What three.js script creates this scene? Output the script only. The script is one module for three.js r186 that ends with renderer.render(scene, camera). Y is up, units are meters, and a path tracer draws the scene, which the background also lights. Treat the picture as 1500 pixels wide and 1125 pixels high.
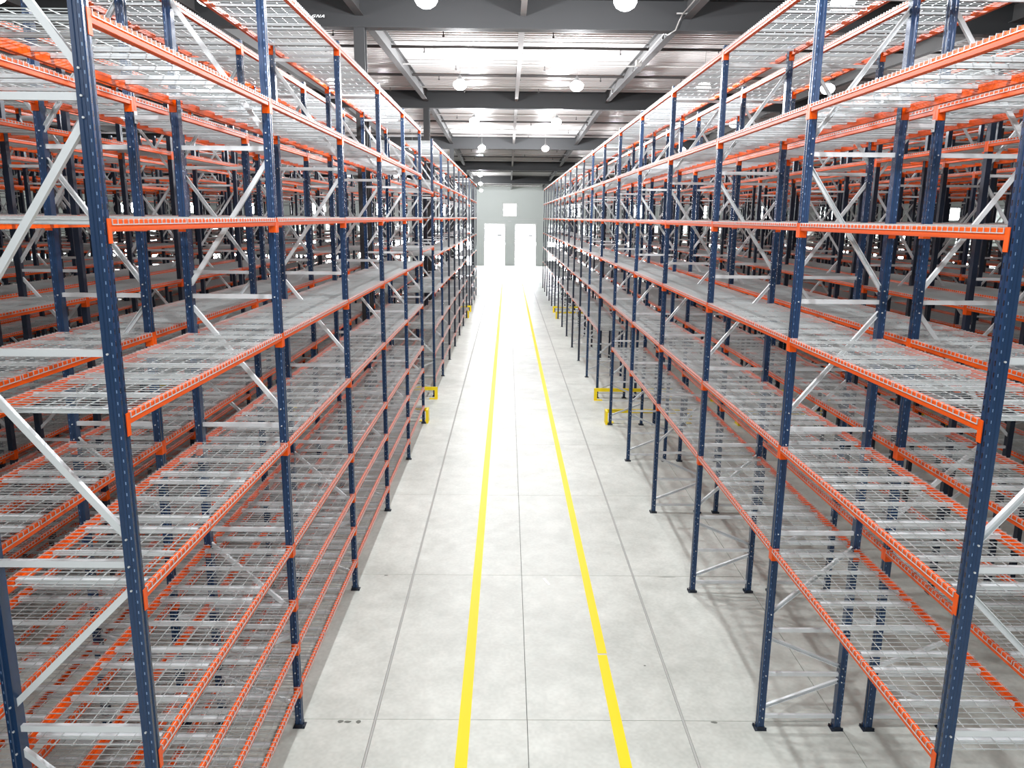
import * as THREE from 'three';
import { mergeGeometries } from 'three/addons/utils/BufferGeometryUtils.js';
import { FontLoader } from 'three/addons/loaders/FontLoader.js';
import { TextGeometry } from 'three/addons/geometries/TextGeometry.js';

// ---------------------------------------------------------------- camera, sky, exposure
const scene = new THREE.Scene();
const camera = new THREE.PerspectiveCamera(2 * Math.atan(562.5 / 1138) * 180 / Math.PI, 1500 / 1125, 0.05, 400);
camera.position.set(0, 6, 0);
camera.quaternion.setFromRotationMatrix(new THREE.Matrix4().makeBasis(
  new THREE.Vector3(0.99994068, 0.00959494, 0.00515471),
  new THREE.Vector3(-0.00829826, 0.9776545, -0.21005432),
  new THREE.Vector3(-0.00705498, 0.20999908, 0.97767613)));
scene.add(camera);
scene.background = new THREE.Color(0.93, 0.97, 1.0);          // bright overcast sky, met only through the openings
scene.backgroundIntensity = 560;
const LAMP_CANDELA = 620;                                      // each high bay lamp
const renderer = new THREE.WebGLRenderer({ antialias: true });
renderer.toneMapping = THREE.LinearToneMapping;
renderer.toneMappingExposure = 0.135;
renderer.shadowMap.enabled = true;

// ---------------------------------------------------------------- helpers
let seed = 20240611;
const rnd = () => { seed = (seed * 1664525 + 1013904223) >>> 0; return seed / 4294967296; };
const taken = new Map();
function numbered(name) {
  const n = taken.get(name) ?? 0; taken.set(name, n + 1);
  return n ? `${name}_${String(n).padStart(3, '0')}` : name;
}
function mesh(name, geometry, material, parent) {
  const m = new THREE.Mesh(geometry, material);
  m.name = name; m.castShadow = m.receiveShadow = true;
  parent.add(m);
  return m;
}
function group(name, parent, x = 0, y = 0, z = 0) {
  const g = new THREE.Group(); g.name = name; g.position.set(x, y, z); parent.add(g); return g;
}
function thing(name, label, category, grp, x = 0, y = 0, z = 0) {
  const g = group(numbered(name), scene, x, y, z);
  g.userData = { label, category }; if (grp) g.userData.group = grp;
  return g;
}
function structure(name, geometry, material, label, category) {
  const m = mesh(numbered(name), geometry, material, scene);
  m.userData = { kind: 'structure', label, category };
  return m;
}
// many boxes as one geometry: [x0,x1,y0,y1,z0,z1], uv in metres
function boxes(list) {
  const P = [], N = [], U = [], I = [];
  const quad = (a, b, c, d, n, ua, ub, uc, ud) => {
    const o = P.length / 3;
    P.push(...a, ...b, ...c, ...d); for (let i = 0; i < 4; i++) N.push(...n);
    U.push(...ua, ...ub, ...uc, ...ud); I.push(o, o + 1, o + 2, o, o + 2, o + 3);
  };
  for (const [x0, x1, y0, y1, z0, z1] of list) {
    quad([x0, y1, z1], [x1, y1, z1], [x1, y1, z0], [x0, y1, z0], [0, 1, 0], [x0, z1], [x1, z1], [x1, z0], [x0, z0]);
    quad([x0, y0, z0], [x1, y0, z0], [x1, y0, z1], [x0, y0, z1], [0, -1, 0], [x0, z0], [x1, z0], [x1, z1], [x0, z1]);
    quad([x0, y0, z1], [x1, y0, z1], [x1, y1, z1], [x0, y1, z1], [0, 0, 1], [x0, y0], [x1, y0], [x1, y1], [x0, y1]);
    quad([x1, y0, z0], [x0, y0, z0], [x0, y1, z0], [x1, y1, z0], [0, 0, -1], [x1, y0], [x0, y0], [x0, y1], [x1, y1]);
    quad([x1, y0, z1], [x1, y0, z0], [x1, y1, z0], [x1, y1, z1], [1, 0, 0], [z1, y0], [z0, y0], [z0, y1], [z1, y1]);
    quad([x0, y0, z0], [x0, y0, z1], [x0, y1, z1], [x0, y1, z0], [-1, 0, 0], [z0, y0], [z1, y0], [z1, y1], [z0, y1]);
  }
  const g = new THREE.BufferGeometry();
  g.setAttribute('position', new THREE.Float32BufferAttribute(P, 3));
  g.setAttribute('normal', new THREE.Float32BufferAttribute(N, 3));
  g.setAttribute('uv', new THREE.Float32BufferAttribute(U, 2));
  g.setIndex(I);
  return g;
}
const box = (...b) => boxes([b]);
// a closed profile [[a,b],...] (counter-clockwise) swept from 0 to len along the third axis; flat normals; u runs 0..1 round it, v = metres
function sweep(profile, len, v0 = 0) {
  const P = [], N = [], U = [], I = [], n = profile.length;
  let per = 0; const at = [0];
  for (let i = 0; i < n; i++) { const [a, b] = profile[i], [c, d] = profile[(i + 1) % n]; per += Math.hypot(c - a, d - b); at.push(per); }
  for (let i = 0; i < n; i++) {
    const [a, b] = profile[i], [c, d] = profile[(i + 1) % n], l = Math.hypot(c - a, d - b), nx = (d - b) / l, ny = -(c - a) / l, o = P.length / 3;
    P.push(a, b, 0, c, d, 0, c, d, len, a, b, len);
    for (let k = 0; k < 4; k++) N.push(nx, ny, 0);
    U.push(at[i] / per, v0, at[i + 1] / per, v0, at[i + 1] / per, v0 + len, at[i] / per, v0 + len);
    I.push(o, o + 1, o + 2, o, o + 2, o + 3);
  }
  const tris = THREE.ShapeUtils.triangulateShape(profile.map(([a, b]) => new THREE.Vector2(a, b)), []);
  for (const [z, s] of [[0, -1], [len, 1]]) {
    const o = P.length / 3;
    for (const [a, b] of profile) { P.push(a, b, z); N.push(0, 0, s); U.push(0.01, 0.01); }
    for (const [i, j, k] of tris) s > 0 ? I.push(o + i, o + j, o + k) : I.push(o + i, o + k, o + j);
  }
  const g = new THREE.BufferGeometry();
  g.setAttribute('position', new THREE.Float32BufferAttribute(P, 3));
  g.setAttribute('normal', new THREE.Float32BufferAttribute(N, 3));
  g.setAttribute('uv', new THREE.Float32BufferAttribute(U, 2));
  g.setIndex(I);
  return g;
}
const M4 = () => new THREE.Matrix4();
// smooth tiling value noise
function noise(period, s) {
  const v = new Float32Array(period * period);
  let r = s >>> 0; for (let i = 0; i < v.length; i++) { r = (r * 1664525 + 1013904223) >>> 0; v[i] = r / 4294967296; }
  return (x, y) => {
    const X = Math.floor(x), Y = Math.floor(y), f = x - X, g = y - Y, a = f * f * (3 - 2 * f), b = g * g * (3 - 2 * g);
    const w = (i, j) => v[((j % period + period) % period) * period + ((i % period + period) % period)];
    return (w(X, Y) * (1 - a) + w(X + 1, Y) * a) * (1 - b) + (w(X, Y + 1) * (1 - a) + w(X + 1, Y + 1) * a) * b;
  };
}
function dataTexture(w, h, fn, srgb, ru = 1, rv = 1) {
  const d = new Uint8Array(w * h * 4);
  for (let y = 0; y < h; y++) for (let x = 0; x < w; x++) {
    const c = fn(x / w, y / h, x, y), o = (y * w + x) * 4;
    d[o] = c[0]; d[o + 1] = c[1]; d[o + 2] = c[2]; d[o + 3] = 255;
  }
  const t = new THREE.DataTexture(d, w, h);
  t.wrapS = t.wrapT = THREE.RepeatWrapping; t.magFilter = THREE.LinearFilter; t.minFilter = THREE.LinearMipmapLinearFilter; t.generateMipmaps = true;
  if (srgb) t.colorSpace = THREE.SRGBColorSpace;
  t.repeat.set(ru, rv); t.needsUpdate = true;
  return t;
}

// rack measures and the section of a rack post (needed by its paint)
const Z0 = -4.73, PITCH = 3.505, DEPTH = 1.0, POST_W = 0.09, POST_D = 0.078, TOP = 8.41, BEAM_L = PITCH - POST_W;
const postProfile = (() => {
  // x towards the aisle (+), y here stands for z; counter-clockwise from the front right corner
  const d = POST_D / 2, w = POST_W / 2, c = 0.006;
  return [[d, -w + c], [d, -0.016], [d - 0.009, -0.010], [d - 0.009, 0.010], [d, 0.016], [d, w - c], [d - c, w], [0.012, w], [0.006, w - 0.006], [-0.01, w - 0.006], [-0.016, w], [-d, w], [-d, -w], [-0.016, -w], [-0.01, -w + 0.006], [0.006, -w + 0.006], [0.012, -w], [d - c, -w]];
})();
const POST_U = (() => {
  const at = [0]; const p = postProfile;
  for (let i = 0; i < p.length; i++) { const [a, b] = p[i], [c, d] = p[(i + 1) % p.length]; at.push(at[i] + Math.hypot(c - a, d - b)); }
  const per = at[p.length];
  return { slotA: (at[0] + at[1]) / 2 / per, slotB: (at[4] + at[5]) / 2 / per, sideA: (at[6] + at[7]) / 2 / per, sideB: (at[16] + at[17]) / 2 / per };
})();

// ---------------------------------------------------------------- materials
const n8 = noise(8, 11), n32 = noise(32, 12), n128 = noise(128, 13), n512 = noise(512, 14), n16 = noise(16, 15), n64 = noise(64, 16);
const concreteTile = 16;                                       // metres
const concreteValue = (u, v) => {
  const cloud = 0.5 * n8(u * 8, v * 8) + 0.3 * n32(u * 32, v * 32) + 0.2 * n128(u * 128, v * 128);
  const trowel = n64(u * 64 + 3 * n16(u * 16, v * 16), v * 64);
  const fine = n512(u * 512, v * 512);
  return { cloud, trowel, fine };
};
const concreteMap = dataTexture(1024, 1024, (u, v) => {
  const { cloud, trowel, fine } = concreteValue(u, v);
  const k = 198 + 40 * (cloud - 0.5) + 12 * (trowel - 0.5) + 12 * (fine - 0.5);
  return [k - 3, k + 1, k - 6];
}, true, 1 / concreteTile, 1 / concreteTile);
const concreteRough = dataTexture(512, 512, (u, v) => {
  const { cloud, fine } = concreteValue(u, v);
  const k = 104 + 24 * (cloud - 0.5) + 10 * (fine - 0.5);
  return [k, k, k];
}, false, 1 / concreteTile, 1 / concreteTile);
const postMap = dataTexture(256, 64, (u, v) => {
  // round the post: aisle face, side, back, side; slots on the aisle face, small punched dots with bare edges on the sides
  let c = [28, 52, 84];
  const slot = (uc, w, vc, h) => Math.abs(u - uc) < w && Math.abs(v - vc) < h;
  if (slot(POST_U.slotA, 0.016, 0.5, 0.22) || slot(POST_U.slotB, 0.016, 0.5, 0.22)) c = [9, 13, 22];
  if (slot(POST_U.sideA, 0.009, 0.5, 0.13) || slot(POST_U.sideB, 0.009, 0.5, 0.13)) c = [112, 138, 172];
  return c;
}, true, 1, 1 / 0.075);
const M = {
  concrete: new THREE.MeshPhysicalMaterial({ name: 'concrete', map: concreteMap, roughnessMap: concreteRough, roughness: 1, metalness: 0, specularIntensity: 0.35 }),
  joint: new THREE.MeshStandardMaterial({ name: 'joint filler', color: 0x6d6f6c, roughness: 0.9 }),
  filler: new THREE.MeshStandardMaterial({ name: 'pale joint filler', color: 0xa6a8a4, roughness: 0.8 }),
  stain: new THREE.MeshStandardMaterial({ name: 'floor stain', color: 0x6a6d66, roughness: 0.8 }),
  yellow: new THREE.MeshPhysicalMaterial({ name: 'yellow floor paint', color: 0xf8d000, roughness: 0.5, specularIntensity: 0.35 }),
  tape: new THREE.MeshStandardMaterial({ name: 'white tape', color: 0xf4f4f2, roughness: 0.6 }),
  guard: new THREE.MeshStandardMaterial({ name: 'yellow guard paint', color: 0xf2d600, roughness: 0.45 }),
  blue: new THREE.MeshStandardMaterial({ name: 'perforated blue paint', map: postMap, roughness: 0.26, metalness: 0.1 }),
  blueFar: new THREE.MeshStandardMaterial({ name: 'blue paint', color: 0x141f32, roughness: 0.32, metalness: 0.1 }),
  foot: new THREE.MeshStandardMaterial({ name: 'dark foot plate', color: 0x1d2531, roughness: 0.5, metalness: 0.3 }),
  orange: new THREE.MeshPhysicalMaterial({ name: 'orange paint', color: 0xdb5100, roughness: 0.4, specularIntensity: 0.5 }),
  zinc: new THREE.MeshStandardMaterial({ name: 'galvanised steel', color: 0xced2d4, roughness: 0.38, metalness: 0.15 }),
  wire: new THREE.MeshStandardMaterial({ name: 'galvanised wire', color: 0xb4b9b9, roughness: 0.4, metalness: 0.2 }),
  steel: new THREE.MeshStandardMaterial({ name: 'grey painted steel', color: 0x232426, roughness: 0.6 }),
  joist: new THREE.MeshStandardMaterial({ name: 'light grey painted steel', color: 0x8e8d8c, roughness: 0.6 }),
  joistDark: new THREE.MeshStandardMaterial({ name: 'mid grey painted steel', color: 0x4b4b4b, roughness: 0.6 }),
  pipeDark: new THREE.MeshStandardMaterial({ name: 'dark pipe', color: 0x3a3736, roughness: 0.5 }),
  pipe: new THREE.MeshStandardMaterial({ name: 'grey pipe', color: 0xa8a6a3, roughness: 0.45, metalness: 0.4 }),
  roof: new THREE.MeshStandardMaterial({ name: 'white roof sheet', color: 0xbebbb9, roughness: 0.36, metalness: 0.0 }),
  wall: new THREE.MeshStandardMaterial({ name: 'wall panel', color: 0xdde2df, roughness: 0.7 }),
  trim: new THREE.MeshStandardMaterial({ name: 'white trim', color: 0xe9ebea, roughness: 0.5 }),
  door: new THREE.MeshPhysicalMaterial({ name: 'white translucent door panel', color: 0xf1f2f1, roughness: 0.95, transmission: 0.55, thickness: 0 }),
  slit: new THREE.MeshStandardMaterial({ name: 'dark slit', color: 0x55595c, roughness: 0.5 }),
  glass: new THREE.MeshPhysicalMaterial({ name: 'glass', color: 0xffffff, roughness: 0.05, transmission: 1, thickness: 0 }),
  yard: new THREE.MeshStandardMaterial({ name: 'outdoor concrete', color: 0xbdbab2, roughness: 0.9 }),
  housing: new THREE.MeshStandardMaterial({ name: 'lamp housing', color: 0xb8babb, roughness: 0.4, metalness: 0.5 }),
  glow: new THREE.MeshStandardMaterial({ name: 'lamp lens', color: 0xffffff, emissive: 0xffffff, emissiveIntensity: 90, roughness: 0.4 }),
  lettering: new THREE.MeshStandardMaterial({ name: 'white lettering', color: 0xd9dcdc, roughness: 0.6 }),
};

// ---------------------------------------------------------------- the building
const GIRDER_Z = [27, 11.3, -4.4, -20.1, -35.8, -51.4, -67.1, -82.8], Z_BACK = -98.3, Z_FRONT = 30, X_LEFT = -50, X_RIGHT = 58;
const roofUnder = (z) => z > -35.8 ? 11.34 - (z + 35.8) * 0.014 : 11.34 + (z + 35.8) * 0.0262;

// floor: a base, large outer fields and the sawn slabs of the main aisle
{
  const XJ = [-3.45, -1.565, 0.285, 2.195, 4.08], ZJ = []; for (let i = -2; i < 24; i++) ZJ.push(-4.49 - 3.92 * i);
  const floor = structure('floor', boxes([[X_LEFT, X_RIGHT, -0.3, -0.02, Z_BACK, Z_FRONT]]), M.joint, 'pale grey power-trowelled concrete floor of the warehouse', 'floor');
  mesh('slab', boxes([[X_LEFT, XJ[0] - 0.005, -0.02, 0, Z_BACK, Z_FRONT], [XJ[4] + 0.005, X_RIGHT, -0.02, 0, Z_BACK, Z_FRONT],
    [XJ[0], XJ[4], -0.02, 0, ZJ[0] + 0.005, Z_FRONT], [XJ[0], XJ[4], -0.02, 0, Z_BACK, ZJ[ZJ.length - 1] - 0.005]]), M.concrete, floor);
  for (let j = 0; j + 1 < ZJ.length; j++) for (let i = 0; i < 4; i++) {
    const ga = i === 1 || i === 3 ? 0.017 : 0.0045, gb = i === 0 || i === 2 ? 0.017 : 0.0045;
    mesh('slab', box(XJ[i] + ga, XJ[i + 1] - gb, -0.02, 0, ZJ[j + 1] + 0.0045, ZJ[j] - 0.0045), M.concrete, floor);
  }
  for (const i of [1, 3]) mesh('joint_filler', box(XJ[i] - 0.0135, XJ[i] + 0.0135, -0.02, -0.001, ZJ[ZJ.length - 1], ZJ[0]), M.filler, floor);
  // dark chips along the joints
  const chip = (x, z, w, d) => {
    const s = new THREE.Shape(); const n = 11;
    for (let i = 0; i < n; i++) { const a = i / n * Math.PI * 2, r = 0.65 + 0.35 * rnd(), px = Math.cos(a) * r * w, py = Math.sin(a) * r * d; i ? s.lineTo(px, py) : s.moveTo(px, py); }
    const g = new THREE.ShapeGeometry(s).rotateX(-Math.PI / 2).translate(x, 0.0015, z);
    mesh('stain', g, M.stain, floor);
  };
  chip(-1.98, -8.36, 0.045, 0.035); chip(-1.89, -8.355, 0.05, 0.03); chip(-1.76, -8.355, 0.035, 0.04); chip(2.57, -8.38, 0.05, 0.025); chip(-2.03, -12.29, 0.04, 0.02); chip(2.75, -12.3, 0.2, 0.012); chip(1.93, -9.6, 0.02, 0.02);
}
// painted lines
function line(x0, x1, z0, z1, label) {
  const m = mesh(numbered('floor_line'), box(x0, x1, 0.0005, 0.003, z1, z0), M.yellow, scene);
  m.userData = { label, category: 'floor line', group: 'yellow lines along the main aisle' };
}
line(-0.545, -0.405, 3, -90, 'long yellow floor line, the left one of the two in the main aisle');
line(1.305, 1.44, 3, -9.86, 'yellow floor line on the right of the main aisle, short piece nearest the camera');
line(1.318, 1.445, -9.9, -90, 'yellow floor line on the right of the main aisle, long far piece');
{
  const a = mesh(numbered('tape_scrap'), box(-0.02, 0.02, 0, 0.002, -0.13, 0.13), M.tape, scene); a.position.set(0.7, 0.001, -12.1); a.rotation.y = 0.35;
  a.userData = { label: 'bright white tape scrap on the floor right of the centre joint', category: 'tape' };
  const b = mesh(numbered('tape_scrap'), box(-0.022, 0.022, 0, 0.001, -0.35, 0.35), M.concrete, scene); b.position.set(0.76, 0.001, -11.15);
  b.userData = { label: 'faint pale strip of worn tape on the floor nearer the camera', category: 'tape' };
}
// roof: corrugated sheets running across the hall, with a deck above them
{
  const prof = []; const pitch = 0.3, top = [];
  for (let z = Z_BACK - 0.2; z < Z_FRONT + 0.2; z += pitch) for (const [d, h] of [[0, 0], [0.05, 0.035], [0.17, 0.035], [0.22, 0]]) prof.push([z + d, roofUnder(z + d) + h]);
  const P = [], N = [], I = [];
  for (let i = 0; i + 1 < prof.length; i++) {
    const [z0, y0] = prof[i], [z1, y1] = prof[i + 1], l = Math.hypot(z1 - z0, y1 - y0), o = P.length / 3;
    P.push(X_LEFT, y0, z0, X_RIGHT, y0, z0, X_RIGHT, y1, z1, X_LEFT, y1, z1);
    for (let k = 0; k < 4; k++) N.push(0, -(z1 - z0) / l, (y1 - y0) / l);
    I.push(o, o + 1, o + 2, o, o + 2, o + 3);
  }
  const g = new THREE.BufferGeometry();
  g.setAttribute('position', new THREE.Float32BufferAttribute(P, 3)); g.setAttribute('normal', new THREE.Float32BufferAttribute(N, 3)); g.setIndex(I);
  const ceiling = structure('ceiling', g, M.roof, 'white corrugated metal roof underside above the hall', 'ceiling');
  mesh('roof_deck', box(X_LEFT - 0.4, X_RIGHT + 0.4, 11.6, 11.9, Z_BACK - 0.5, Z_FRONT + 0.5), M.roof, ceiling);
}
// walls
const winX = []; for (let i = -6; i <= 7; i++) winX.push(0.25 + 7.85 * i);
{
  const y1 = 11.6, t = [Z_BACK - 0.3, Z_BACK];
  const doors = [], DT = 5.15, list = [];
  for (let n = -6; n <= 7; n++) doors.push([-2.87 + 7.85 * n, -0.37 + 7.85 * n], [0.94 + 7.85 * n, 3.48 + 7.85 * n]);
  let x = X_LEFT - 0.3;
  for (const [a, b] of doors) { list.push([x, a, 0, DT, ...t]); x = b; }
  list.push([x, X_RIGHT + 0.3, 0, DT, ...t], [X_LEFT - 0.3, X_RIGHT + 0.3, DT, 6.1, ...t], [X_LEFT - 0.3, X_RIGHT + 0.3, 7.64, y1, ...t]);
  x = X_LEFT - 0.3;
  for (const c of winX) { list.push([x, c - 0.85, 6.1, 7.64, ...t]); x = c + 0.85; }
  list.push([x, X_RIGHT + 0.3, 6.1, 7.64, ...t]);
  const wall = structure('wall_back', boxes(list), M.wall, 'pale grey panelled end wall far behind the racks', 'wall');
  mesh('panel_joint', boxes([[X_LEFT, X_RIGHT, 5.72, 5.75, Z_BACK, Z_BACK + 0.012]]), M.trim, wall);
  structure('wall_left', box(X_LEFT - 0.3, X_LEFT, 0, y1, Z_BACK, Z_FRONT), M.wall, 'pale grey side wall beyond the left racks', 'wall');
  structure('wall_right', box(X_RIGHT, X_RIGHT + 0.3, 0, y1, Z_BACK, Z_FRONT), M.wall, 'pale grey side wall beyond the right racks', 'wall');
  structure('wall_front', box(X_LEFT - 0.3, X_RIGHT + 0.3, 0, y1, Z_FRONT, Z_FRONT + 0.3), M.wall, 'pale grey wall behind the camera', 'wall');
  structure('ground_outside', box(-80, 90, -0.3, -0.02, Z_BACK - 80, Z_BACK - 0.31), M.yard, 'sunlit concrete yard seen through the open dock doors', 'ground');
  // windows
  const frameG = boxes([[-0.85, -0.78, 0, 1.54, -0.12, -0.02], [0.78, 0.85, 0, 1.54, -0.12, -0.02], [-0.85, 0.85, 0, 0.07, -0.12, -0.02], [-0.85, 0.85, 1.47, 1.54, -0.12, -0.02], [-0.035, 0.035, 0.07, 1.47, -0.12, -0.02]]);
  const paneG = [box(-0.78, -0.035, 0.07, 1.47, -0.08, -0.075), box(0.035, 0.78, 0.07, 1.47, -0.08, -0.075)];
  winX.forEach((c, i) => {
    const w = group(`window_${i + 1}`, scene, c, 6.1, Z_BACK);
    const ord = ['first', 'second', 'third', 'fourth', 'fifth', 'sixth', 'seventh'];
    w.userData = { kind: 'structure', category: 'window', label: i === 6 ? 'bright square window above and between the two dock doors' : i < 6 ? `${ord[5 - i]} bright high window left of the one above the dock doors` : `${ord[i - 7]} bright high window right of the one above the dock doors` };
    mesh('window_frame', frameG, M.trim, w);
    for (const p of paneG) mesh('pane', p, M.glass, w);
  });
  // sectional dock doors, raised part of the way
  const words = ['first', 'second', 'third', 'fourth', 'fifth', 'sixth', 'seventh', 'eighth', 'ninth', 'tenth', 'eleventh', 'twelfth', 'thirteenth', 'fourteenth'];
  const doorLabel = (j) => j === 0 || j === 1 ? `white dock door at the end of the main aisle, raised above a glaring opening, ${j ? 'right' : 'left'} one`
    : `white dock door in the end wall behind the racks, ${j < 0 ? words[-j - 1] + ' left' : words[j - 2] + ' right'} of the aisle doors`;
  doors.forEach(([a, b], i) => {
    const d = group(`door_${i + 1}`, scene, (a + b) / 2, 0, Z_BACK), h = (b - a) / 2;
    d.userData = { kind: 'structure', category: 'door', label: doorLabel(i - 12) };
    mesh('door_frame', boxes([[-h - 0.12, -h, 0, DT + 0.12, -0.05, 0.04], [h, h + 0.12, 0, DT + 0.12, -0.05, 0.04], [-h, h, DT, DT + 0.12, -0.05, 0.04]]), M.trim, d);
    const pg = box(-h, h, 0.002, 0.548, -0.14, -0.135);
    for (let k = 0; k < 4; k++) { const p = mesh('panel', pg, M.door, d); p.position.y = DT - 0.55 * (k + 1); if (k === 2) { mesh('vision_slit', box(0.35, 0.85, 0.22, 0.34, -0.12, -0.1), M.slit, p); } }
  });
  const s = mesh(numbered('exit_sign'), box(-0.2, 0.2, -0.07, 0.07, 0, 0.06), M.trim, scene); s.position.set(0.22, 5.5, Z_BACK + 0.012);
  s.userData = { label: 'small white light box on the end wall under the square window', category: 'wall fitting' };
}
// steel frame: columns, girders, joists
const COL_X = [-34.9, -19.36, -3.6, 12.075, 27.8, 43.4];
{
  const I = (h, w, tw, tf) => [[-w / 2, -h / 2], [w / 2, -h / 2], [w / 2, -h / 2 + tf], [tw / 2, -h / 2 + tf], [tw / 2, h / 2 - tf], [w / 2, h / 2 - tf], [w / 2, h / 2], [-w / 2, h / 2], [-w / 2, h / 2 - tf], [-tw / 2, h / 2 - tf], [-tw / 2, -h / 2 + tf], [-w / 2, -h / 2 + tf]];
  const ord = ['first', 'second', 'third', 'fourth', 'fifth', 'sixth'];
  const girderG = sweep(I(0.72, 0.34, 0.02, 0.03), X_RIGHT - X_LEFT).applyMatrix4(M4().makeBasis(new THREE.Vector3(0, 0, -1), new THREE.Vector3(0, 1, 0), new THREE.Vector3(1, 0, 0)));
  const bottoms = [];
  GIRDER_Z.forEach((z, i) => {
    const b = roofUnder(z) - 0.72; bottoms.push(b);
    const g = structure('girder', girderG, M.steel, i < 3 ? `dark grey steel roof girder overhead behind the view, ${['farthest', 'middle', 'nearest'][i]} of three` : `${ord[i - 3]} dark grey steel roof girder counted from the camera`, 'girder');
    g.position.set(X_LEFT, b + 0.36, z);
  });
  COL_X.forEach((x, j) => GIRDER_Z.forEach((z, i) => {
    if (z > 0) return;
    const h = bottoms[i];
    const c = structure('column', sweep(I(0.3, 0.26, 0.03, 0.03), h).rotateX(-Math.PI / 2), M.steel,
      `grey steel column ${ord[i - 2]} from the camera in column line ${['farthest left', 'second left', 'beside the left rack of the main aisle', 'first right of the main aisle', 'second right', 'farthest right'][j]}`, 'column');
    c.position.set(x, 0, z);
    mesh('base_plate', box(-0.135, 0.135, 0, 0.02, -0.2, 0.2), M.foot, c);
  }));
  const jx = []; for (let i = -11; i <= 13; i++) jx.push(-3.6 + 3.93 * i);
  for (const x of jx) for (let i = 0; i < GIRDER_Z.length; i++) {
    const z0 = GIRDER_Z[i], z1 = i + 1 < GIRDER_Z.length ? GIRDER_Z[i + 1] : Z_BACK;
    const y0 = roofUnder(z0) - 0.22, y1 = roofUnder(z1) - 0.22, L = Math.hypot(z0 - z1 - 0.04, y1 - y0);
    if (Math.abs(x) > 24 && z1 > -50) continue;
    const thin = Math.abs(x - 0.33) < 0.1;
    const k = thin ? I(0.36, 0.14, 0.012, 0.016) : I(0.42, 0.2, 0.014, 0.02);
    const j = structure('joist', sweep(k, L), thin ? M.joist : M.joistDark, thin ? `slim pale roof joist above the aisle centre, span ${i + 1} from the front wall` : `grey roof joist running along the hall, span ${i + 1}, line ${Math.round(Math.abs(x))} metres ${x < 0 ? 'left' : 'right'} of centre`, 'joist');
    j.position.set(x, y1, z1 + 0.02); j.rotation.x = -Math.atan2(y0 - y1, z0 - z1);
  }
  // sprinkler pipes across the hall
  const pg = { a: new THREE.CylinderGeometry(0.045, 0.045, 1, 8).rotateZ(Math.PI / 2), b: new THREE.CylinderGeometry(0.03, 0.03, 1, 8).rotateZ(Math.PI / 2) };
  const headG = mergeGeometries([new THREE.CylinderGeometry(0.018, 0.018, 0.12, 6).translate(0, -0.06, 0), new THREE.CylinderGeometry(0.045, 0.02, 0.04, 8).translate(0, -0.13, 0)]);
  const ORD5 = ['first', 'second', 'third', 'fourth', 'fifth'];
  for (let i = 2; i < GIRDER_Z.length; i++) for (let k = 1; k <= 5; k++) {
    const z = GIRDER_Z[i] - 2.62 * k;
    if (z < Z_BACK + 1) continue;
    const dark = ((i - 3) * 5 + k + 10) % 2 === 0, y = roofUnder(z) - (dark ? 0.14 : 0.2);
    const p = thing('sprinkler_pipe', `${dark ? 'dark purlin pipe' : 'grey sprinkler pipe'} across the roof, ${ORD5[k - 1]} one beyond the ${i < 3 ? 'unseen nearest' : ord[i - 3]} girder`, 'pipe', 'pipes across the roof', 4, y, z);
    const m = mesh('tube', dark ? pg.a : pg.b, dark ? M.pipeDark : M.pipe, p); m.scale.x = 104;
    if (z < -18 && z > -64) for (let q = -4; q <= 4; q++) { const hd = mesh('sprinkler_head', headG, M.pipeDark, p); hd.position.set(-3.6 + q * 3 + (k % 2) * 0.8, -0.03, 0); }
  }
  // cable conduit under the first girder, right of the aisle
  const tube = (pts, r) => new THREE.TubeGeometry(new THREE.CatmullRomCurve3(pts.map((p) => new THREE.Vector3(...p)), false, 'catmullrom', 0.05), 60, r, 6);
  const b2 = bottoms[3];
  const c = thing('cable_conduit', 'thin pale cable conduit running under the first girder beside the joist', 'conduit', null, 4.05, b2, -20.1);
  mesh('tube', tube([[0.05, 0.35, 8], [0.05, 0.34, 0.3], [0.02, 0.3, 0.25], [-0.1, -0.02, 0.25], [-0.16, -0.04, 0.18], [-0.2, -0.03, -0.2], [-0.2, 0.1, -0.5], [-0.2, 0.12, -4.4]], 0.017), M.pipe, c);
  mesh('junction_box', box(-0.28, -0.12, 0.04, 0.2, -4.6, -4.4), M.pipe, c);
  mesh('clip', box(-0.1, 0.2, 0.33, 0.36, 0.3, 0.34), M.pipe, c);
  // maker's mark on the girder
  const font = await new FontLoader().loadAsync('fonts/droid/droid_sans_bold.typeface.json');
  const mark = (x, y, w) => {
    const g = new TextGeometry('GNA', { font, size: 0.062, depth: 0.002, curveSegments: 4 });
    g.applyMatrix4(M4().set(1.75, 0.6, 0, 0, 0, 1, 0, 0, 0, 0, 1, 0, 0, 0, 0, 1));
    return g;
  };
  const w1 = mesh(numbered('girder_mark'), mark(), M.lettering, scene); w1.position.set(-4.73, b2 + 0.2, -19.925);
  w1.userData = { label: 'small white slanted lettering on the first girder left of the column', category: 'lettering', group: 'girder marks' };
  const w2 = mesh(numbered('girder_mark'), mark(), M.lettering, scene); w2.position.set(12.35, b2 + 0.28, -19.925);
  w2.userData = { label: 'small faint lettering on the first girder above the right racks', category: 'lettering', group: 'girder marks' };
}
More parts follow.
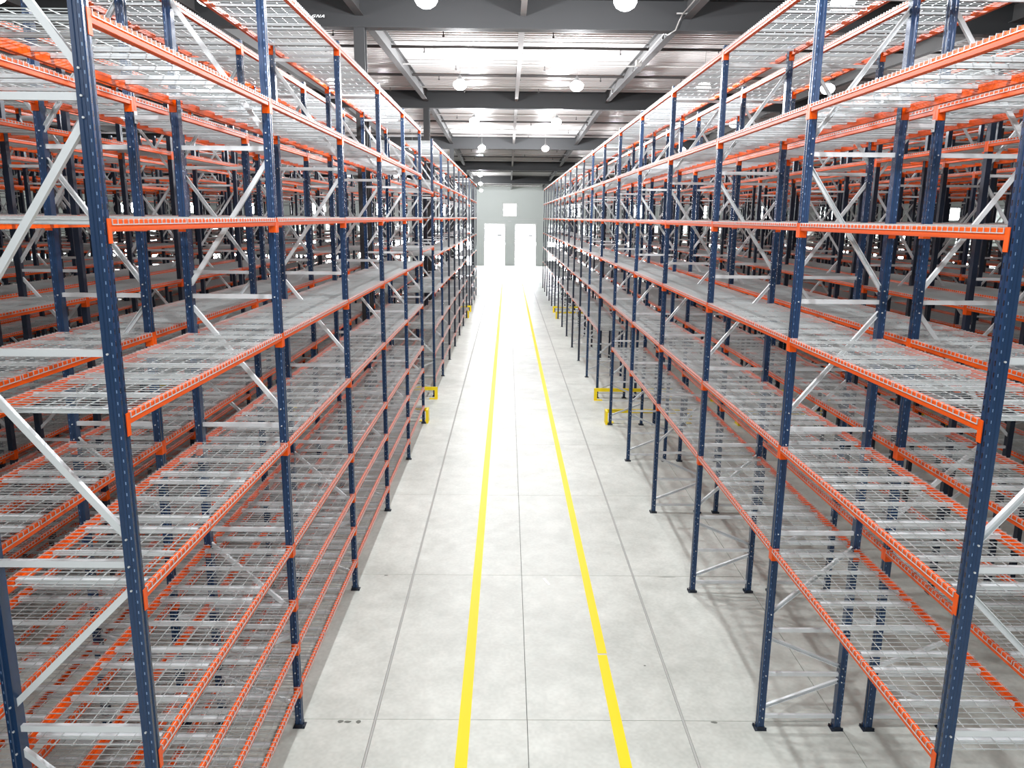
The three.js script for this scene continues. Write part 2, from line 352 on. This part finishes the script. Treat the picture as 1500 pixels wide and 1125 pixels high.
// high bay lamps
{
  const bowl = new THREE.LatheGeometry([[0, -0.2], [0.09, -0.19], [0.17, -0.14], [0.215, -0.06], [0.22, 0.0], [0.19, 0.05], [0.13, 0.09], [0.0, 0.09]].map((p) => new THREE.Vector2(...p)), 20);
  const hous = new THREE.LatheGeometry([[0, 0.095], [0.11, 0.095], [0.11, 0.12], [0.08, 0.17], [0.05, 0.19], [0.05, 0.23], [0, 0.23]].map((p) => new THREE.Vector2(...p)), 16);
  const ord = ['first', 'second', 'third', 'fourth', 'fifth', 'sixth', 'seventh', 'eighth', 'ninth', 'tenth', 'eleventh'];
  const lamp = (x, z, drop, label, power = 1) => {
    const top = roofUnder(z), y = top - drop;
    const l = thing('high_bay_lamp', label, 'lamp', 'hanging high bay lamps', x, y, z);
    mesh('lamp_lens', bowl, M.glow, l); mesh('lamp_housing', hous, M.housing, l);
    mesh('suspension_wire', boxes([[-0.006, 0.006, 0.23, drop - 0.002, -0.006, 0.006]]), M.pipe, l);
    const p = new THREE.PointLight(0xfafcff, LAMP_CANDELA * power, 0, 2); p.name = 'lamp_light'; p.position.y = -0.06; p.castShadow = true; p.shadow.radius = 5; l.add(p);
  };
  for (const [z, w] of [[5.4, 'nearer'], [16, 'farther']]) for (const [x, q] of [[-9.5, 'outer left'], [-5.6, 'inner left'], [6.2, 'inner right'], [10.1, 'outer right']]) lamp(x, z, 1.08, `hanging round lamp behind the camera, ${w} row, ${q} one`, 0.4);
  const zs = [16, 5.4, -5.2, -15.6, -26.1, -36.6, -47.2];
  zs.forEach((z, i) => { for (const [x, side] of [[-1.55, 'left'], [2.15, 'right']]) lamp(x, z, 1.08, `hanging round lamp over the main aisle, ${side} one of the ${ord[i]} pair`, [0.7, 0.75, 0.9, 1.05, 1.15, 1.25, 1.4][i]); });
  [[-2.4, -68.4], [-2.75, -79.5], [-3.05, -90.5]].forEach(([x, z], i) => lamp(x, z, 0.95, `small far hanging lamp left of the doors, ${ord[i]} of three towards the end wall`, 0.8));
  for (let n = 0; n < 6; n++) for (const s of [-1, 1]) {
    const x = s < 0 ? -5.6 - 3.94 * n : 6.2 + 3.94 * n;
    zs.concat([-57.8, -68.4, -84]).forEach((z, i) => {
      if (i < 2 || Math.abs(x) > 0.72 * -z + 9 || (n > 1 && (i + n) % 2)) return;
      lamp(x, z, 1.08, `hanging round lamp over the ${ord[n]} narrow aisle on the ${s < 0 ? 'left' : 'right'}, ${ord[i]} from the camera`, 0.12);
    });
  }
}


// ---------------------------------------------------------------- pallet racks
const G = {};
G.post = sweep(postProfile, TOP).rotateX(-Math.PI / 2);
G.footPlate = mergeGeometries([boxes([[-0.07, 0.07, 0, 0.008, -0.06, 0.06], [-0.042, 0.042, 0.008, 0.05, -0.05, -0.045], [-0.042, 0.042, 0.008, 0.05, 0.045, 0.05]]),
  new THREE.CylinderGeometry(0.012, 0.012, 0.03, 6).translate(0.06, 0.02, 0.045), new THREE.CylinderGeometry(0.012, 0.012, 0.03, 6).translate(-0.06, 0.02, -0.045)].map((g) => g.index ? g : g));
const cSection = (w, d, t) => [[-w / 2, -d / 2], [-w / 2 + t, -d / 2], [-w / 2 + t, d / 2 - t], [w / 2 - t, d / 2 - t], [w / 2 - t, -d / 2], [w / 2, -d / 2], [w / 2, d / 2], [-w / 2, d / 2]];
// a galvanised channel from (x0,y0) to (x1,y1) in the frame's plane; its web faces the camera
const strut = (x0, y0, x1, y1, w = 0.045, d = 0.034) => {
  const L = Math.hypot(x1 - x0, y1 - y0), ux = (x1 - x0) / L, uy = (y1 - y0) / L;
  // profile a -> across, b -> z, sweep -> along
  return sweep(cSection(w, d, 0.006), L).applyMatrix4(M4().makeBasis(new THREE.Vector3(uy, -ux, 0).multiplyScalar(-1), new THREE.Vector3(0, 0, 1), new THREE.Vector3(ux, uy, 0)).setPosition(x0, y0, 0));
};
const LEVEL_BRACES = [0.17, 0.73, 1.3, 2.515, 3.74, 5.15, 6.66, 8.15], XI = DEPTH / 2 - 0.06;
const DIAGONALS = [[1, 0.29, -1, 0.65], [-1, 0.83, 1, 1.2], [1, 1.52, -1, 2.34], [-1, 2.7, 1, 3.57], [1, 3.93, -1, 5.04], [-1, 5.27, 1, 6.54], [1, 6.81, -1, 8.06]];
G.horizontal = strut(-XI, 0, XI, 0);
G.diagonals = DIAGONALS.map(([a, y0, b, y1]) => strut(a * XI, y0, b * XI, y1));
G.bolt = new THREE.CylinderGeometry(0.007, 0.007, 0.012, 6).rotateX(Math.PI / 2);
G.bolts = mergeGeometries([1, -1].flatMap((s) => [...LEVEL_BRACES, ...DIAGONALS.map((d) => d[0] === s ? d[1] : d[3])].map((y) => G.bolt.clone().translate(s * (DEPTH / 2 - POST_D * 0.62), y, POST_W / 2 + 0.004))));
const simpleBrace = (x0, y0, x1, y1) => { const L = Math.hypot(x1 - x0, y1 - y0), g = box(0, L, -0.021, 0.021, -0.015, 0.015); return g.rotateZ(Math.atan2(y1 - y0, x1 - x0)).translate(x0, y0, 0); };
G.bracing = mergeGeometries([...LEVEL_BRACES.map((y) => simpleBrace(-XI, y, XI, y)), ...DIAGONALS.map(([a, y0, b, y1]) => simpleBrace(a * XI, y0, b * XI, y1))]);
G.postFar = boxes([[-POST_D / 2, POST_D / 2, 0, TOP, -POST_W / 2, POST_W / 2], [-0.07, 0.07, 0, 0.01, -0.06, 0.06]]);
const beamProfile = [[0.452, -0.081], [0.496, -0.081], [0.5, -0.077], [0.5, -0.01], [0.496, -0.006], [0.468, -0.006], [0.468, -0.03], [0.452, -0.03]];
G.beam = sweep(beamProfile, BEAM_L).translate(0, 0, -BEAM_L / 2);
const connectorAt = (s) => boxes([[0.43, 0.503, -0.15, -0.001, s > 0 ? BEAM_L / 2 - 0.005 : -BEAM_L / 2, s > 0 ? BEAM_L / 2 : -BEAM_L / 2 + 0.005],
  [0.5, 0.505, -0.15, -0.001, s > 0 ? BEAM_L / 2 - 0.005 : -BEAM_L / 2 - 0.042, s > 0 ? BEAM_L / 2 + 0.042 : -BEAM_L / 2 + 0.005]]);
G.connectors = [connectorAt(1), connectorAt(-1)];
const stripUv = (g) => { g = g.clone(); return g; };
G.beamFar = mergeGeometries([stripUv(G.beam), ...G.connectors]);
// one wire deck panel: cross wires that fold down over both beams, long wires and three channels under it
const PANEL = BEAM_L / 3, WIRE = 0.0055;
const deckWires = (len, count, wire, longs) => {
  const l = [];
  for (let i = 0; i < count; i++) {
    const z = -len / 2 + 0.012 + (len - 0.024) * i / (count - 1), a = z - wire / 2, b = z + wire / 2;
    l.push([-0.509, 0.509, -wire, 0, a, b], [0.509 - wire, 0.509, -0.036, -wire, a, b], [-0.509, -0.509 + wire, -0.036, -wire, a, b]);
  }
  for (const x of longs) l.push([x - wire / 2, x + wire / 2, -wire * 1.9, -wire * 0.9, -len / 2 + 0.006, len / 2 - 0.006]);
  for (const s of [1, -1]) l.push([s * 0.509 - wire / 2, s * 0.509 + wire / 2, -0.04, -0.034, -len / 2 + 0.006, len / 2 - 0.006]);
  return l;
};
const LONGS = [-0.487, -0.39, -0.26, -0.13, 0, 0.13, 0.26, 0.39, 0.487], CH = [-0.465, -0.02, 0.43];
G.wires = boxes(deckWires(PANEL - 0.006, 17, WIRE, LONGS));
const chan = (z) => [[-0.447, 0.447, -0.0135, -0.0105, z - 0.019, z + 0.019], [-0.447, 0.447, -0.042, -0.0135, z - 0.019, z - 0.016], [-0.447, 0.447, -0.042, -0.0135, z + 0.016, z + 0.019]];
G.channel = boxes(chan(0));
G.deckFar = boxes([...[-1, 0, 1].flatMap((p) => CH.map((z) => [-0.447, 0.447, -0.042, -0.0105, p * PANEL + z - 0.019, p * PANEL + z + 0.019])), ...deckWires(BEAM_L - 0.006, 51, 0.006, LONGS)]);
G.spacer = (gap) => boxes([[-gap / 2, gap / 2, -0.022, 0.022, -0.02, 0.02], [-gap / 2, -gap / 2 + 0.005, -0.06, 0.06, -0.03, 0.03], [gap / 2 - 0.005, gap / 2, -0.06, 0.06, -0.03, 0.03]]);

const UPPER = [8.36, 7.15, 5.97, 4.76, 3.55, 2.34];
const levelsAt = (side, k) => {
  const gap = k === 5 || k === 12;
  if (side < 0) return gap ? [6.77, 5.07] : k < 5 ? [...UPPER, 1.67, 1.11, 0.55] : [...UPPER, 1.5, 0.65];
  return gap ? UPPER.slice(0, 5) : UPPER;
};
const ORD = ['first', 'second', 'third', 'fourth', 'fifth', 'sixth', 'seventh', 'eighth', 'ninth', 'tenth', 'eleventh', 'twelfth', 'thirteenth', 'fourteenth', 'fifteenth', 'sixteenth'];
// front: +1 when the row's own aisle lies towards +x
function rackRow(side, index, x0, front, near) {
  const xc = x0 + DEPTH / 2, edge = Math.min(Math.abs(x0), Math.abs(x0 + DEPTH));
  const last = side < 0 ? 16 : 18;
  const first = Math.max(0, Math.floor((edge / 0.68 - 4.73) / PITCH) - 1);
  const where = side < 0 ? 'left' : 'right';
  const label = index === 0 ? `blue and orange pallet rack row lining the ${where} side of the main aisle`
    : index === 1 ? `blue and orange rack row back to back behind the ${where} aisle-side row`
      : `${ORD[index]} blue and orange rack row ${where} of the main aisle, seen through the nearer rows`;
  const r = thing('pallet_rack', label, 'rack', `rack rows on the ${where}`, xc, 0, Z0);
  if (front < 0) r.rotation.y = Math.PI;
  const zl = (z) => front < 0 ? -(z - Z0) : z - Z0;             // place along the row in its own axes
  for (let k = first; k <= last; k++) {
    const detail = near && k <= 7, z = Z0 - PITCH * k - POST_W / 2;
    const f = group('upright_frame', r, 0, 0, zl(z));
    for (const s of [1, -1]) {
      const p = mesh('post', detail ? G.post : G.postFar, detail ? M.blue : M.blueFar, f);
      p.position.x = s * (DEPTH / 2 - POST_D / 2); if (s < 0) p.rotation.y = Math.PI;
      if (detail) { const fp = mesh('foot_plate', G.footPlate, M.foot, f); fp.position.x = p.position.x; }
    }
    if (detail) {
      for (const y of LEVEL_BRACES) { const h = mesh('brace', G.horizontal, M.zinc, f); h.position.y = y; if (front < 0) h.rotation.y = Math.PI; }
      G.diagonals.forEach((g) => mesh('brace', g, M.zinc, f));
      const b = mesh('bolt_set', G.bolts, M.zinc, f); if (front < 0) b.position.z = -POST_W - 0.008;
    } else mesh('bracing', G.bracing, M.zinc, f);
    if (k === last) break;
    const zm = Z0 - PITCH * (k + 0.5) - POST_W / 2;
    for (const y of levelsAt(side, k)) {
      for (const s of [1, -1]) {
        const b = mesh('beam', near && k < 6 ? G.beam : G.beamFar, M.orange, r);
        b.position.set(0, y, zl(zm)); if (s < 0) b.rotation.y = Math.PI;
        if (near && k < 6) for (const g of G.connectors) mesh('connector', g, M.orange, b);
      }
      if (near && k < 6) for (const p of [-1, 0, 1]) {
        const d = mesh('wire_deck', G.wires, M.wire, r); d.position.set(0, y, zl(zm + p * PANEL));
        for (const c of CH) { const q = mesh('support_channel', G.channel, M.zinc, d); q.position.z = front < 0 ? -c : c; }
      } else { const d = mesh('wire_deck', G.deckFar, M.wire, r); d.position.set(0, y, zl(zm)); }
    }
  }
  return { r, zl, first, last };
}
const ROWS = 6, GAP = { '-1': 0.38, 1: 0.3 };
for (const side of [-1, 1]) for (let n = 0; n < ROWS; n++) {
  const gap = GAP[side];
  const a0 = side < 0 ? -2.41 - 3.94 * n - DEPTH : 3.045 + 3.94 * n;
  const b0 = side < 0 ? a0 - gap - DEPTH : a0 + DEPTH + gap;
  const A = rackRow(side, 2 * n, a0, side < 0 ? 1 : -1, n === 0);
  rackRow(side, 2 * n + 1, b0, side < 0 ? -1 : 1, n === 0);
  if (n < 2) {
    const g = G.spacer(gap - 0.024);
    for (let k = A.first; k <= 8; k++) for (const y of [1.42, 6.95]) {
      if (side < 0 && k === 4 && n === 0) continue;
      const s = mesh('row_spacer', g, M.zinc, A.r);
      s.position.set(-(DEPTH / 2 + gap / 2), y, A.zl(Z0 - PITCH * k - POST_W / 2));
    }
  }
}
// yellow guards at the rack ends beside the two cross aisles
{
  const L = 2 * DEPTH + 0.38 + 0.24;
  const rail = boxes([[0, L, 0.3, 0.41, -0.03, 0.03]]), leg = boxes([[0, 0.1, 0, 0.41, -0.035, 0.035]]), foot = boxes([[0, 0.28, 0, 0.012, -0.1, 0.1]]), wing = boxes([[0, 0.06, 0, 0.41, 0.03, 0.3]]);
  const nth = ['', 'second ', 'third '];
  for (const side of [-1, 1]) for (let n = 0; n < 3; n++) for (const [k, dir] of [[5, -1], [6, 1], [12, -1], [13, 1]]) {
    if (k > 6 && n > 0) continue;
    const x = side < 0 ? -2.41 - 3.94 * n + 0.1 : 3.045 + 3.94 * n - 0.1;
    const z = Z0 - PITCH * k + (dir < 0 ? -POST_W - 0.22 : 0.3);
    const g = thing('rack_guard', `yellow guard, ${nth[n]}rack pair on the ${side < 0 ? 'left' : 'right'}, ${dir < 0 ? 'near' : 'far'} side of ${k < 9 ? 'first' : 'second'} cross aisle`, 'rack guard', 'yellow rack end guards', x, 0, z);
    if (side < 0) { g.rotation.y = Math.PI; }
    mesh('rail', rail, M.guard, g);
    for (const [lx, fx] of [[0, 0], [L - 0.1, L - 0.28]]) { mesh('leg', leg, M.guard, g).position.x = lx; const f = mesh('foot', foot, M.guard, g); f.position.x = fx; }
    if (dir < 0) { const w = mesh('side_wing', wing, M.guard, g); if (side < 0) w.position.z = -0.33; }
  }
}
renderer.render(scene, camera);
